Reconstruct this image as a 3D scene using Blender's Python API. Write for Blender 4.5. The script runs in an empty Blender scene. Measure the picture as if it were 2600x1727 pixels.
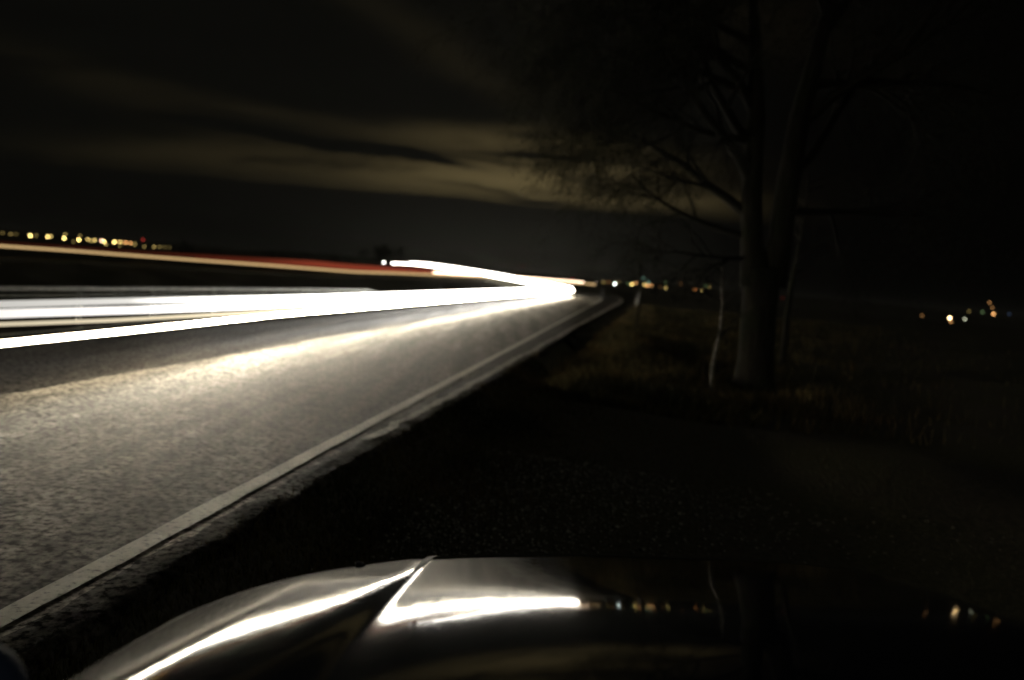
import bpy, math, random
import numpy as np
from mathutils import Vector, Matrix
C = bpy.context.scene.collection
SC = bpy.context.scene
R_ = math.radians

# ------------------------------------------------------------------ camera
cam_d = bpy.data.cameras.new('camera'); cam = bpy.data.objects.new('camera', cam_d); C.objects.link(cam)
cam_d.lens = 28; cam_d.sensor_width = 36; cam_d.clip_start = .05; cam_d.clip_end = 9000
cam.location = (0, 0, 1.8)
cam.matrix_world = Matrix.Translation((0, 0, 1.8)) @ Matrix.Rotation(R_(90-4.69), 4, 'X') @ Matrix.Rotation(R_(4.86), 4, 'Z')
cam_d.dof.use_dof = True; cam_d.dof.focus_distance = 3.6; cam_d.dof.aperture_fstop = 28/1000/.0240
SC.camera = cam
SC.view_settings.view_transform = 'Standard'; SC.view_settings.look = 'None'
SC.view_settings.exposure = 0; SC.view_settings.gamma = 1
SC.cycles.use_denoising = True
SC.cycles.sample_clamp_indirect = 6
SC.cycles.max_bounces = 6

# ------------------------------------------------------------------ night sky
world = bpy.data.worlds.new('World'); SC.world = world; world.use_nodes = True
nt = world.node_tree; N = nt.nodes; LK = nt.links; N.clear()
def mth(op, a, b=None, c=None):
    n = N.new('ShaderNodeMath'); n.operation = op
    for i, v in enumerate((a, b, c)):
        if v is None: continue
        if isinstance(v, (int, float)): n.inputs[i].default_value = v
        else: LK.new(v, n.inputs[i])
    return n.outputs[0]
tc = N.new('ShaderNodeTexCoord'); sx = N.new('ShaderNodeSeparateXYZ'); LK.new(tc.outputs['Generated'], sx.inputs[0])
dx, dy, dz = sx.outputs
yy = mth('MAXIMUM', dy, .05)
GX = mth('DIVIDE', dx, yy); GZ = mth('DIVIDE', dz, yy)
comb = N.new('ShaderNodeCombineXYZ'); LK.new(GX, comb.inputs[0]); LK.new(GZ, comb.inputs[1])
def noise(scale_x, scale_z, sc=1.0, det=5, rot=0.0, off=0.0, rough=.55):
    mp = N.new('ShaderNodeMapping'); LK.new(comb.outputs[0], mp.inputs[0])
    mp.inputs['Rotation'].default_value = (0, 0, rot)
    mp.inputs['Location'].default_value = (off, off*.7, off)
    m2 = N.new('ShaderNodeMapping'); LK.new(mp.outputs[0], m2.inputs[0]); m2.inputs['Scale'].default_value = (scale_x, scale_z, 1)
    n = N.new('ShaderNodeTexNoise'); LK.new(m2.outputs[0], n.inputs['Vector'])
    n.inputs['Scale'].default_value = sc; n.inputs['Detail'].default_value = det; n.inputs['Roughness'].default_value = rough
    return n.outputs['Fac']
warp = noise(5, 16, 1, 4, off=3.1)
GZw = mth('ADD', GZ, mth('MULTIPLY', mth('SUBTRACT', warp, .5), .035))
def band(cx, cz, hl, ht, slope, amp, sharp_low=None):
    """one long bank of cloud lit from below by the town: soft along its length, thin in height"""
    a = mth('SUBTRACT', GX, cx); b = mth('SUBTRACT', GZw, cz)
    c, s = math.cos(slope), math.sin(slope)
    u = mth('DIVIDE', mth('ADD', mth('MULTIPLY', a, c), mth('MULTIPLY', b, s)), hl)
    v = mth('DIVIDE', mth('SUBTRACT', mth('MULTIPLY', b, c), mth('MULTIPLY', a, s)), ht)
    g = mth('EXPONENT', mth('MULTIPLY', mth('ADD', mth('MULTIPLY', u, u), mth('MULTIPLY', v, v)), -1.0))
    return mth('MULTIPLY', g, amp)
BANDS = [(.02, .121, .17, .029, .03, 1.3), (-.08, .108, .17, .019, .03, .6), (-.02, .163, .14, .014, .02, .75), (-.36, .116, .20, .020, .05, .22),
         (.14, .107, .11, .013, .02, .6), (-.52, .190, .17, .020, -.22, .065), (-.32, .176, .14, .010, -.10, .10),
         (-.08, .245, .12, .020, -.40, .09), (-.20, .31, .16, .018, -.32, .045), (.20, .34, .25, .05, -.1, .04),
         (-.24, .139, .13, .0055, -.10, -.5), (-.12, .131, .07, .006, -.12, -1.0), (.02, .148, .09, .0045, .02, -.8), (-.02, .136, .10, .004, -.03, -.6),
         (.03, .127, .06, .003, .0, -.45), (-.04, .098, .07, .0028, -.06, -.6), (.02, .093, .04, .003, .02, -.7)]
tot = None
for b in BANDS:
    v = band(*b); tot = v if tot is None else mth('ADD', tot, v)
def ramp01(v, lo, hi):
    n = N.new('ShaderNodeMapRange'); n.clamp = True; n.interpolation_type = 'SMOOTHSTEP'
    LK.new(v, n.inputs['Value']); n.inputs['From Min'].default_value = lo; n.inputs['From Max'].default_value = hi
    return n.outputs[0]
streak = noise(3.6, 20, 1, 7, rot=-.04, off=1.7)
fine = noise(7, 60, 1, 5, rot=.05, off=5.2)
mod = mth('ADD', mth('MULTIPLY', ramp01(streak, .36, .52), .72), .28)
mod = mth('MULTIPLY', mod, mth('ADD', mth('MULTIPLY', fine, .3), .85))
# the cloud deck ends in a clean lower edge
low = ramp01(mth('ADD', GZ, mth('MULTIPLY', mth('SUBTRACT', warp, .5), .012)), .0845, .0905)
# slope of that edge: it dips slightly to the left
tot = mth('MULTIPLY', mth('MULTIPLY', mth('MAXIMUM', tot, 0.0), mod), low)
front = ramp01(dy, .05, .35)
tot = mth('MULTIPLY', tot, front)
# faint town airglow close to the horizon
ax = mth('DIVIDE', mth('SUBTRACT', GX, -.03), .19); az = mth('DIVIDE', mth('SUBTRACT', GZ, .0), .075)
glow = mth('EXPONENT', mth('MULTIPLY', mth('ADD', mth('MULTIPLY', ax, ax), mth('MULTIPLY', az, az)), -1.0))
glow = mth('MULTIPLY', glow, front)
rgt = mth('SUBTRACT', 1.0, mth('MULTIPLY', ramp01(GX, .10, .34), .90))
base = mth('MULTIPLY', mth('ADD', .55, mth('MULTIPLY', streak, .6)), rgt)
def vscale(col, fac):
    n = N.new('ShaderNodeVectorMath'); n.operation = 'SCALE'; n.inputs[0].default_value = col
    LK.new(fac, n.inputs['Scale']); return n.outputs[0]
def vadd(a, b):
    n = N.new('ShaderNodeVectorMath'); n.operation = 'ADD'; LK.new(a, n.inputs[0]); LK.new(b, n.inputs[1]); return n.outputs[0]
colr = vadd(vadd(vscale((.053, .040, .017), tot), vscale((.0095, .0092, .0068), glow)), vscale((.0026, .0026, .0020), base))
bg = N.new('ShaderNodeBackground'); LK.new(colr, bg.inputs['Color']); bg.inputs['Strength'].default_value = 1.0
sky = N.new('ShaderNodeTexSky'); sky.sky_type = 'NISHITA'; sky.sun_disc = False
sky.sun_elevation = R_(-8); sky.sun_rotation = R_(110)
bg2 = N.new('ShaderNodeBackground'); LK.new(sky.outputs[0], bg2.inputs['Color']); bg2.inputs['Strength'].default_value = .01
add = N.new('ShaderNodeAddShader'); LK.new(bg.outputs[0], add.inputs[0]); LK.new(bg2.outputs[0], add.inputs[1])
wo = N.new('ShaderNodeOutputWorld'); LK.new(add.outputs[0], wo.inputs['Surface'])

# added weak fill lamp behind the camera, right, lifting dark verge and trunk
sun_d = bpy.data.lights.new('night_fill', 'SUN'); sun_d.energy = .10; sun_d.angle = R_(.5); sun_d.color = (1, .98, .8)
sun = bpy.data.objects.new('night_fill', sun_d); C.objects.link(sun); sun.rotation_euler = (R_(55), 0, R_(40))

# ------------------------------------------------------------------ helpers
def ss(u):
    u = np.clip(u, 0, 1); return u*u*(3-2*u)
def mesh_obj(name, V, Fc, mats, parent=None, smooth=True, loc=None):
    me = bpy.data.meshes.new(name)
    V = np.asarray(V, float)
    if loc is not None: V = V - np.array(loc)
    if isinstance(Fc, np.ndarray) and Fc.ndim == 2:
        n, k = Fc.shape
        me.vertices.add(len(V)); me.vertices.foreach_set('co', V.astype(np.float32).ravel())
        me.loops.add(n*k); me.loops.foreach_set('vertex_index', Fc.astype(np.int32).ravel())
        me.polygons.add(n); me.polygons.foreach_set('loop_start', np.arange(0, n*k, k, dtype=np.int32))
        me.polygons.foreach_set('loop_total', np.full(n, k, dtype=np.int32))
        me.update(calc_edges=True); me.validate()
    else:
        me.from_pydata([tuple(v) for v in V], [], [tuple(f) for f in Fc]); me.update()
    if smooth: me.polygons.foreach_set('use_smooth', [True]*len(me.polygons))
    for m in (mats if isinstance(mats, (list, tuple)) else [mats]): me.materials.append(m)
    o = bpy.data.objects.new(name, me); C.objects.link(o)
    if loc is not None: o.location = loc
    if parent is not None: o.parent = parent; 
    return o
def tag(o, label=None, cat=None, group=None, kind=None):
    for k, v in (('label', label), ('category', cat), ('group', group), ('kind', kind)):
        if v: o[k] = v
    return o
def empty(name, loc, rz=0):
    o = bpy.data.objects.new(name, None); C.objects.link(o); o.location = loc; o.rotation_euler = (0, 0, rz)
    o.empty_display_size = .2; return o
class MB:
    def __init__(s): s.V = []; s.F = []
    def add(s, V, F):
        o = len(s.V); s.V += [tuple(v) for v in V]; s.F += [tuple(i+o for i in f) for f in F]; return s
    def box(s, c, d, rz=0, bev=0):
        x, y, z = [k/2 for k in d]; cr, sr = math.cos(rz), math.sin(rz); V = []
        b = min(bev, x*.49, y*.49, z*.49)
        if b <= 0:
            for k in (-1, 1):
                for i, j in ((-1, -1), (1, -1), (1, 1), (-1, 1)): V.append((i*x, j*y, k*z))
            F = [(3, 2, 1, 0), (4, 5, 6, 7), (0, 1, 5, 4), (1, 2, 6, 5), (2, 3, 7, 6), (3, 0, 4, 7)]
        else:
            rings = [(-z, b), (-z+b, 0), (z-b, 0), (z, b)]
            for zz, ins in rings:
                X, Y = x-ins, y-ins
                for i, j in ((-1, -1), (1, -1), (1, 1), (-1, 1)):
                    V += [(i*(X-b) if (i*j > 0) else i*X, j*Y if (i*j > 0) else j*(Y-b), zz), (i*X if (i*j > 0) else i*(X-b), j*(Y-b) if (i*j > 0) else j*Y, zz)]
            F = []
            for r in range(3):
                for k in range(8): F.append((r*8+k, r*8+(k+1) % 8, r*8+8+(k+1) % 8, r*8+8+k))
            F += [tuple(range(7, -1, -1)), tuple(range(24, 32))]
        V = [(c[0]+a*cr-b2*sr, c[1]+a*sr+b2*cr, c[2]+z2) for a, b2, z2 in V]
        return s.add(V, F)
    def tube(s, pts, rad, n=8, cap=True, squash=1.0):
        pts = [Vector(p) for p in pts]
        if isinstance(rad, (int, float)): rad = [rad]*len(pts)
        V = []; up = Vector((0, 0, 1)); prev = None
        for i, p in enumerate(pts):
            t = (pts[min(i+1, len(pts)-1)]-pts[max(i-1, 0)]).normalized()
            if prev is None:
                a = t.cross(up)
                if a.length < .1: a = t.cross(Vector((1, 0, 0)))
                a.normalize()
            else:
                a = (prev - t*prev.dot(t)).normalized()
            prev = a; b = a.cross(t)
            for k in range(n):
                w = 2*math.pi*k/n
                V.append(p + (a*math.cos(w)*squash + b*math.sin(w))*rad[i])
        F = [(i*n+k, i*n+(k+1) % n, (i+1)*n+(k+1) % n, (i+1)*n+k) for i in range(len(pts)-1) for k in range(n)]
        if cap: F += [tuple(range(n-1, -1, -1)), tuple(range((len(pts)-1)*n, len(pts)*n))]
        return s.add(V, F)
    def ball(s, c, r, nu=12, nv=8):
        rr = r if isinstance(r, (tuple, list)) else (r, r, r)
        V = [(c[0], c[1], c[2]-rr[2])]
        for j in range(1, nv):
            a = math.pi*j/nv - math.pi/2
            for i in range(nu):
                w = 2*math.pi*i/nu; V.append((c[0]+rr[0]*math.cos(a)*math.cos(w), c[1]+rr[1]*math.cos(a)*math.sin(w), c[2]+rr[2]*math.sin(a)))
        V.append((c[0], c[1], c[2]+rr[2])); F = []
        for i in range(nu): F.append((0, 1+(i+1) % nu, 1+i))
        for j in range(nv-2):
            for i in range(nu): F.append((1+j*nu+i, 1+j*nu+(i+1) % nu, 1+(j+1)*nu+(i+1) % nu, 1+(j+1)*nu+i))
        t = len(V)-1
        for i in range(nu): F.append((t, 1+(nv-2)*nu+i, 1+(nv-2)*nu+(i+1) % nu))
        return s.add(V, F)
    def cyl(s, c, r, h, axis='z', n=20, r2=None):
        d = {'x': (1, 0, 0), 'y': (0, 1, 0), 'z': (0, 0, 1)}[axis]; d = Vector(d); c = Vector(c)
        return s.tube([c-d*h/2, c+d*h/2], [r, r if r2 is None else r2], n)
    def build(s, name, mat, parent=None, smooth=True):
        return mesh_obj(name, s.V, s.F, mat, parent, smooth)

# ------------------------------------------------------------------ materials
class Mat:
    def __init__(s, name, **kw):
        s.m = bpy.data.materials.new(name); s.m.use_nodes = True; s.t = s.m.node_tree
        s.b = s.t.nodes['Principled BSDF']
        for k, v in kw.items(): s.b.inputs[k.replace('_', ' ')].default_value = v
        s.tc = s.t.nodes.new('ShaderNodeTexCoord')
    def noise(s, scale, det=4, rough=.5, vec=None, stretch=None, coord='Object'):
        n = s.t.nodes.new('ShaderNodeTexNoise'); n.inputs['Scale'].default_value = scale
        n.inputs['Detail'].default_value = det; n.inputs['Roughness'].default_value = rough
        src = s.tc.outputs[coord]
        if stretch:
            mp = s.t.nodes.new('ShaderNodeMapping'); mp.inputs['Scale'].default_value = stretch[:3]
            if len(stretch) > 3: mp.inputs['Rotation'].default_value = (0, 0, stretch[3])
            s.t.links.new(src, mp.inputs[0]); src = mp.outputs[0]
        s.t.links.new(src, n.inputs['Vector']); return n.outputs['Fac']
    def ramp(s, fac, stops):
        n = s.t.nodes.new('ShaderNodeValToRGB'); cr = n.color_ramp
        while len(cr.elements) < len(stops): cr.elements.new(.5)
        for e, (p, c) in zip(cr.elements, stops):
            e.position = p; e.color = (c, c, c, 1) if isinstance(c, (int, float)) else (*c, 1)
        s.t.links.new(fac, n.inputs[0]); return n.outputs[0]
    def mul(s, a, b):
        n = s.t.nodes.new('ShaderNodeMix'); n.data_type = 'RGBA'; n.blend_type = 'MULTIPLY'; n.inputs[0].default_value = 1
        s.t.links.new(a, n.inputs[6]); s.t.links.new(b, n.inputs[7]); return n.outputs[2]
    def mixc(s, f, a, b):
        n = s.t.nodes.new('ShaderNodeMix'); n.data_type = 'RGBA'
        s.t.links.new(f, n.inputs[0])
        for i, v in ((6, a), (7, b)):
            if isinstance(v, tuple): n.inputs[i].default_value = (*v, 1)
            else: s.t.links.new(v, n.inputs[i])
        return n.outputs[2]
    def set(s, k, v): s.t.links.new(v, s.b.inputs[k]); return s
    def bump(s, h, strength=.5, dist=.01):
        n = s.t.nodes.new('ShaderNodeBump'); n.inputs['Strength'].default_value = strength; n.inputs['Distance'].default_value = dist
        s.t.links.new(h, n.inputs['Height']); s.t.links.new(n.outputs[0], s.b.inputs['Normal']); return s
def simple(name, col, rough=.6, metal=0, var=.25, scale=6):
    m = Mat(name, Roughness=rough, Metallic=metal)
    if rough >= .8: m.b.inputs['Specular IOR Level'].default_value = .1
    a = tuple(c*(1-var) for c in col); b = tuple(min(1, c*(1+var)) for c in col)
    m.set('Base Color', m.ramp(m.noise(scale), [(.3, a), (.7, b)])); return m.m
def emis(name, col, strength):
    m = bpy.data.materials.new(name); m.use_nodes = True; t = m.node_tree; t.nodes.clear()
    e = t.nodes.new('ShaderNodeEmission'); e.inputs[0].default_value = (*col, 1); e.inputs[1].default_value = strength
    o = t.nodes.new('ShaderNodeOutputMaterial'); t.links.new(e.outputs[0], o.inputs[0]); return m
def emis_y(name, col, stops):
    """lamp light whose strength changes along the road: a headlamp aims ahead, so it is strong far off and weak abreast"""
    m = bpy.data.materials.new(name); m.use_nodes = True; t = m.node_tree; t.nodes.clear()
    g = t.nodes.new('ShaderNodeNewGeometry'); s = t.nodes.new('ShaderNodeSeparateXYZ'); t.links.new(g.outputs['Position'], s.inputs[0])
    fc = t.nodes.new('ShaderNodeFloatCurve')
    mr = t.nodes.new('ShaderNodeMapRange'); t.links.new(s.outputs['Y'], mr.inputs['Value']); mr.inputs['From Min'].default_value = 0; mr.inputs['From Max'].default_value = 100
    r = t.nodes.new('ShaderNodeValToRGB'); mx = max(v for _, v in stops)
    while len(r.color_ramp.elements) < len(stops): r.color_ramp.elements.new(.5)
    for e, (p, v) in zip(r.color_ramp.elements, stops): e.position = p/100; e.color = (v/mx,)*3+(1,)
    t.nodes.remove(fc); t.links.new(mr.outputs[0], r.inputs[0])
    mu = t.nodes.new('ShaderNodeMath'); mu.operation = 'MULTIPLY'; mu.inputs[1].default_value = mx; t.links.new(r.outputs[0], mu.inputs[0])
    e = t.nodes.new('ShaderNodeEmission'); e.inputs[0].default_value = (*col, 1); t.links.new(mu.outputs[0], e.inputs[1])
    o = t.nodes.new('ShaderNodeOutputMaterial'); t.links.new(e.outputs[0], o.inputs[0]); return m

def make_asphalt(name, tint, spec, rough, grain):
    m = Mat(name, Roughness=rough)
    a1 = m.noise(17, 6, .62); a2 = m.noise(4.5, 6, .7); a3 = m.noise(1.1, 4, .5, stretch=(2.2, .12, 1, -.14)); a4 = m.noise(.5, 4, .6)
    lo, hi = grain
    c = m.mul(m.ramp(a1, [(.40, tuple(lo*k for k in tint)), (.60, tuple(hi*k for k in tint))]), m.ramp(a2, [(.38, .30), (.62, 1.3)]))
    # wheel tracks polished by tyres; their bright highlight streak is painted into the colour
    g = m.t.nodes.new('ShaderNodeSeparateXYZ'); m.t.links.new(m.tc.outputs['Object'], g.inputs[0])
    def mm(op, a, b=None):
        n = m.t.nodes.new('ShaderNodeMath'); n.operation = op
        for i_, v_ in enumerate((a, b)):
            if v_ is None: continue
            if isinstance(v_, (int, float)): n.inputs[i_].default_value = v_
            else: m.t.links.new(v_, n.inputs[i_])
        return n.outputs[0]
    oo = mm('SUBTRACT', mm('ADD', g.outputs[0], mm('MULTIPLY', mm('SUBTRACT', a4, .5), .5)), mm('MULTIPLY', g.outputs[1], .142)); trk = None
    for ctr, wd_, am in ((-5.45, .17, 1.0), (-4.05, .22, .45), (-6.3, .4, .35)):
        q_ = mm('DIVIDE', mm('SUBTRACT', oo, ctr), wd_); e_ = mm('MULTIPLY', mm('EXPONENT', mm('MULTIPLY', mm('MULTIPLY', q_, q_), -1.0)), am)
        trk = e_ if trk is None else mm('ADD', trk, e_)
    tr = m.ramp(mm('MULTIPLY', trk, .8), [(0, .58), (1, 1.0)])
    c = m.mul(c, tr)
    m.set('Base Color', m.mul(m.mul(c, m.ramp(a3, [(.36, .35), (.62, 1.2)])), m.ramp(a4, [(.35, .75), (.65, 1.1)])))
    sp = m.mul(m.ramp(a1, [(.42, .04*spec), (.60, spec)]), m.ramp(a2, [(.36, .35), (.62, 1)]))
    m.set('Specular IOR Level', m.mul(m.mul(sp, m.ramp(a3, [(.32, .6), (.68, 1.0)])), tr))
    m.bump(m.mul(a1, m.ramp(m.noise(70, 3, .7), [(.3, .5), (.7, 1)])), .30, .008)
    return m.m
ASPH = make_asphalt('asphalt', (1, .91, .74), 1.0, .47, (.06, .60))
ASPH_DARK = make_asphalt('dim_lane_shoulder_asphalt', (1, .90, .76), .45, .45, (.02, .12))  # asphalt darkened for the far lane's missing sheen; also the pitted shoulder
paint = Mat('road_paint', Roughness=.42)
p1 = paint.noise(22, 5, .65); p2 = paint.noise(2.5, 3)
paint.set('Base Color', paint.mul(paint.ramp(p1, [(.33, (.14, .13, .11)), (.45, (.62, .60, .50)), (.7, (.78, .75, .64))]), paint.ramp(p2, [(.3, .75), (.7, 1)])))
paint.b.inputs['Specular IOR Level'].default_value = 1.0
paint.bump(paint.mul(paint.noise(20, 3, .5), p1), .7, .014); PAINT = paint.m
old = Mat('worn_paint_lit_edge', Roughness=.45); o1 = old.noise(9, 6, .7)
old.set('Base Color', old.ramp(o1, [(.36, (.06, .055, .048)), (.62, (.46, .44, .37))])); old.bump(o1, .5, .01); OLD_PAINT_LIT_EDGE = old.m
soil = Mat('soil', Roughness=.9); soil.b.inputs['Specular IOR Level'].default_value = .1
s1 = soil.noise(14, 6, .6); s2 = soil.noise(.35, 4)
soil.set('Base Color', soil.mixc(soil.ramp(s2, [(.42, 0.0), (.6, 1.0)]), soil.ramp(s1, [(.3, (.04, .036, .027)), (.7, (.10, .09, .068))]), soil.ramp(s1, [(.3, (.04, .039, .022)), (.7, (.09, .085, .05))])))
soil.bump(s1, .8, .05); SOIL = soil.m
# ------------------------------------------------------------------ terrain and roads
def edge_x(y):           # painted edge line of the road
    y = np.asarray(y, float)
    return -2.85 + .142*y - .0016*np.maximum(0, y-75)**2
def verge_w(y): return .31 + .026*np.clip(y, 0, 190)
def side_x(y):           # the road that crosses the field beyond
    return np.interp(y, [20, 60, 70, 82, 94, 107, 122, 138, 152, 166, 220], [-62, -39.5, -33.8, -25.3, -19.3, -14, -7, .2, 7.6, 15.8, 60])
def ground_z(x, y):
    x = np.asarray(x, float); y = np.asarray(y, float); r = np.hypot(x, y)
    off = x - edge_x(y) - verge_w(y)
    offl = edge_x(y) - 9.2 - x
    z = np.full(np.shape(r), -.30)
    z = z + .24*ss(1-np.abs(off)/.45)*(off > -.6)*(y < 260) + 0
    z = z - .28*ss(off/5)
    z = z - .25*ss(offl/3)*(y < 90)
    z = z + .10*np.sin(x*.9+1.3*np.sin(y*.31))*np.cos(y*.7+x*.2)*ss((np.abs(x-edge_x(y)+4)-7)/5)
    # the field road sits on a low rise
    ds = np.hypot((x-side_x(y))*.7, 0)
    z = z + ss((y-45)/20)*ss((230-y)/60)*(.35*ss(1-ds/14) )
    z = z + 1.15*np.exp(-(((x+14)/42)**2+((y-150)/34)**2))
    z = z - 8.2*ss((r-200)/140)*(1)
    z = z + ss((r-700)/500)*(9.5 + 4*np.sin(x*.004+1.2)+3*np.sin(x*.011+y*.003)+1.2*np.sin(x*.03))
    z = z + 8*np.exp(-(((x/np.maximum(y, 1)+.27)/.10)**2))*ss((r-760)/200)*(y > 0)
    return z
rad = [0.25]
while rad[-1] < 4200: rad.append(rad[-1]*1.026+.02)
ang = np.concatenate([np.linspace(-math.pi*.30, math.pi*.30, 620, endpoint=False), np.linspace(math.pi*.30, math.pi*1.70, 200, endpoint=False)])
Rr, Aa = np.meshgrid(rad, ang, indexing='ij')
X = Rr*np.sin(Aa); Y = Rr*np.cos(Aa); Z = ground_z(X, Y)
nr, na = X.shape
V = np.stack([X, Y, Z], -1).reshape(-1, 3)
i, j = np.meshgrid(np.arange(nr-1), np.arange(na), indexing='ij'); j2 = (j+1) % na
Fq = np.stack([i*na+j, i*na+j2, (i+1)*na+j2, (i+1)*na+j], -1).reshape(-1, 4)[:, ::-1]
V = np.vstack([V, [[0, 0, float(ground_z(0, 0))]]])
g = mesh_obj('ground', V, Fq, SOIL); tag(g, kind='structure')

rng = np.random.default_rng(5)
# main road: a slab with skirts, wavering broken edges
ys = np.concatenate([np.arange(-30, 0, .5), np.arange(0, 30, .06), np.arange(30, 90, .3), np.arange(90, 262, 2)])
def wob(y, seed, amp):
    r = np.random.default_rng(seed); s = 0
    for f, a in ((.9, .5), (2.3, .35), (5.1, .35), (11, .3), (23, .22)):
        s = s + a*np.sin(y*f + r.uniform(0, 6.3) + 1.3*np.sin(y*f*.37+r.uniform(0, 6)))
    return s*amp
er = edge_x(ys) + verge_w(ys) + wob(ys, 1, .045)
el = edge_x(ys) - 8.6 + wob(ys, 2, .05)
K = 44
V = []; seam = edge_x(ys)-3.95+wob(ys, 4, .01)
for k in range(K+1):
    t = k/K; xk = el+(seam-el)*t*2 if t <= .5 else seam+(er-seam)*(t*2-1)
    V.append(np.stack([xk, ys, 0*ys + .0], -1))
V = [np.stack([el-.15, ys, 0*ys-.7], -1)] + V + [np.stack([er+.05, ys, 0*ys-.035], -1), np.stack([er+.35, ys, 0*ys-.7], -1)]
V = np.stack(V, 1); ny, nk = V.shape[:2]
i, j = np.meshgrid(np.arange(ny-1), np.arange(nk-1), indexing='ij')
Fq = np.stack([i*nk+j, i*nk+j+1, (i+1)*nk+j+1, (i+1)*nk+j], -1).reshape(-1, 4)
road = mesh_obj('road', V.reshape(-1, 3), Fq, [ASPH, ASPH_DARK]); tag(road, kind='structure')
# the far lane's missing sheen is painted as darker asphalt up to the seam
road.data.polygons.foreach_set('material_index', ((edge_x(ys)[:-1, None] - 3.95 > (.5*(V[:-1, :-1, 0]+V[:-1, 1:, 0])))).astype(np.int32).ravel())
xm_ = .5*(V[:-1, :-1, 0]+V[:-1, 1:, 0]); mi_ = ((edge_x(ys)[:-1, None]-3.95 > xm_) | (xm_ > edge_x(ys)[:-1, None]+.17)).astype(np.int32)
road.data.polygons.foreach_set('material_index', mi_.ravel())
# field road
ys2 = np.arange(25, 215, 2.0); sx_ = side_x(ys2)
tn = np.gradient(sx_, ys2); nl = 1/np.sqrt(1+tn*tn)
ofs = np.array([-4.2, -3.6, -1.2, 1.2, 3.6, 4.2]); zz = np.array([-.9, .0, .05, .05, .0, -.9])
V = np.stack([np.stack([sx_+o*nl, ys2-o*nl*tn, ground_z(sx_, ys2)+.12+z_], -1) for o, z_ in zip(ofs, zz)], 1)
ny, nk = V.shape[:2]; i, j = np.meshgrid(np.arange(ny-1), np.arange(nk-1), indexing='ij')
Fq = np.stack([i*nk+j, i*nk+j+1, (i+1)*nk+j+1, (i+1)*nk+j], -1).reshape(-1, 4)
tag(mesh_obj('field_road', V.reshape(-1, 3), Fq, SOIL), kind='structure')
def strip(name, off0, off1, y0, y1, z, step=.15, wobble=0.008):
    y = np.arange(y0, y1+1e-6, step)
    a = edge_x(y)+off0+wob(y, 7, wobble); b = edge_x(y)+off1+wob(y, 8, wobble)
    V = np.stack([np.stack([a, y, 0*y+z], -1), np.stack([b, y, 0*y+z], -1)], 1); n = len(y)
    Fq = np.array([(2*i, 2*i+1, 2*i+3, 2*i+2) for i in range(n-1)])
    return mesh_obj(name, V.reshape(-1, 3), Fq, PAINT)
tag(strip('road_edge_line', 0, .15, -30, 235, .005), kind='structure')
for q in [-3, -2]+list(range(1, 12)):
    y0 = 6.2+10.4*q
    o = strip('road_centre_dash', -3.97, -3.87, y0, y0+3.6, .005); o.data.materials[0] = OLD_PAINT_LIT_EDGE; tag(o, kind='structure')
y_ = np.arange(8, 190, .25); sh_ = edge_x(y_)+verge_w(y_)+np.interp(y_, np.arange(8, 190, .25), wob(y_, 1, .045))  # light caught on the shoulder's lip, painted as a pale strip
hw_ = .05+.0012*y_+wob(y_, 12, .012); c_ = sh_-.16-.002*y_
V_ = np.stack([np.stack([c_-hw_, y_, 0*y_+.005], -1), np.stack([c_+hw_, y_, 0*y_+.005], -1)], 1)
tag(mesh_obj('shoulder_lit_edge', V_.reshape(-1, 3), np.array([(2*i, 2*i+1, 2*i+3, 2*i+2) for i in range(len(y_)-1)]), OLD_PAINT_LIT_EDGE), kind='structure')
tag(strip('road_far_edge_line', -8.05, -7.93, -30, 235, .005), kind='structure')
# ------------------------------------------------------------------ the parked car the camera looks over
CR = [0.1177, -0.2023, -0.085, -0.0146, -0.0245, 0.0271, 0.018, -0.011, 0.0149]
def softp(v, k): return .5*(v+np.sqrt(v*v+k*k))
KSC = .85
def bonnet_z(xw, yw):
    x = np.asarray(xw)/KSC; y = np.asarray(yw)/KSC
    a = np.maximum(x-.1, -1.2); b = y-1.9
    z = .97+CR[0]*a+CR[1]*b+CR[2]*a*a+CR[3]*a*b+CR[4]*b*b+CR[5]*a**3+CR[6]*a*a*b+CR[7]*a*b*b+CR[8]*b**3
    ca, sa = math.cos(.075), math.sin(.075)
    s = (x+.315)*ca-(y-1.72)*sa; t = (x+.315)*sa+(y-1.72)*ca
    w = np.clip(.068-.040*t, .012, .2); sl = -s
    z = z+.38*(1-.7*ss((t-.68)/.6))*(softp(sl, w*.3)-softp(sl-w, w*.9))+.085*softp(sl-w, w*.9)
    d = np.maximum(0, sl-.33); z = z-.32*d*d
    d2 = np.maximum(0, x-1.32); z = z-1.2*d2*d2
    f = np.maximum(0, y-2.85-.08*x+.75*np.maximum(0, -x-.3)+.75*np.maximum(0, x-1.1)); z = z-.4*f*f
    return 1.8-KSC*(1.8-z)
XL, XR = -.945*KSC, 1.56*KSC
def front_y(x):
    x = np.asarray(x)/KSC
    return KSC*(3.15+.08*x-.75*np.maximum(0, -x-.3)-.75*np.maximum(0, x-1.1))
carpaint = Mat('dark_car_paint', Roughness=.5, Metallic=0.0)
carpaint.b.inputs['Base Color'].default_value = (.006, .008, .014, 1)
carpaint.b.inputs['Coat Weight'].default_value = 1; carpaint.b.inputs['Coat Roughness'].default_value = .045; carpaint.b.inputs['Specular IOR Level'].default_value = 0; carpaint.b.inputs['Coat IOR'].default_value = 1.5
cn = carpaint.noise(5, 3, .6, stretch=(1.2, .8, 1)); cn2 = carpaint.noise(30, 2, .5)
bmp = carpaint.t.nodes.new('ShaderNodeBump'); bmp.inputs['Strength'].default_value = .03; bmp.inputs['Distance'].default_value = .004
carpaint.t.links.new(cn2, bmp.inputs['Height'])
bm2 = carpaint.t.nodes.new('ShaderNodeBump'); bm2.inputs['Strength'].default_value = .035; bm2.inputs['Distance'].default_value = .01
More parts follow.
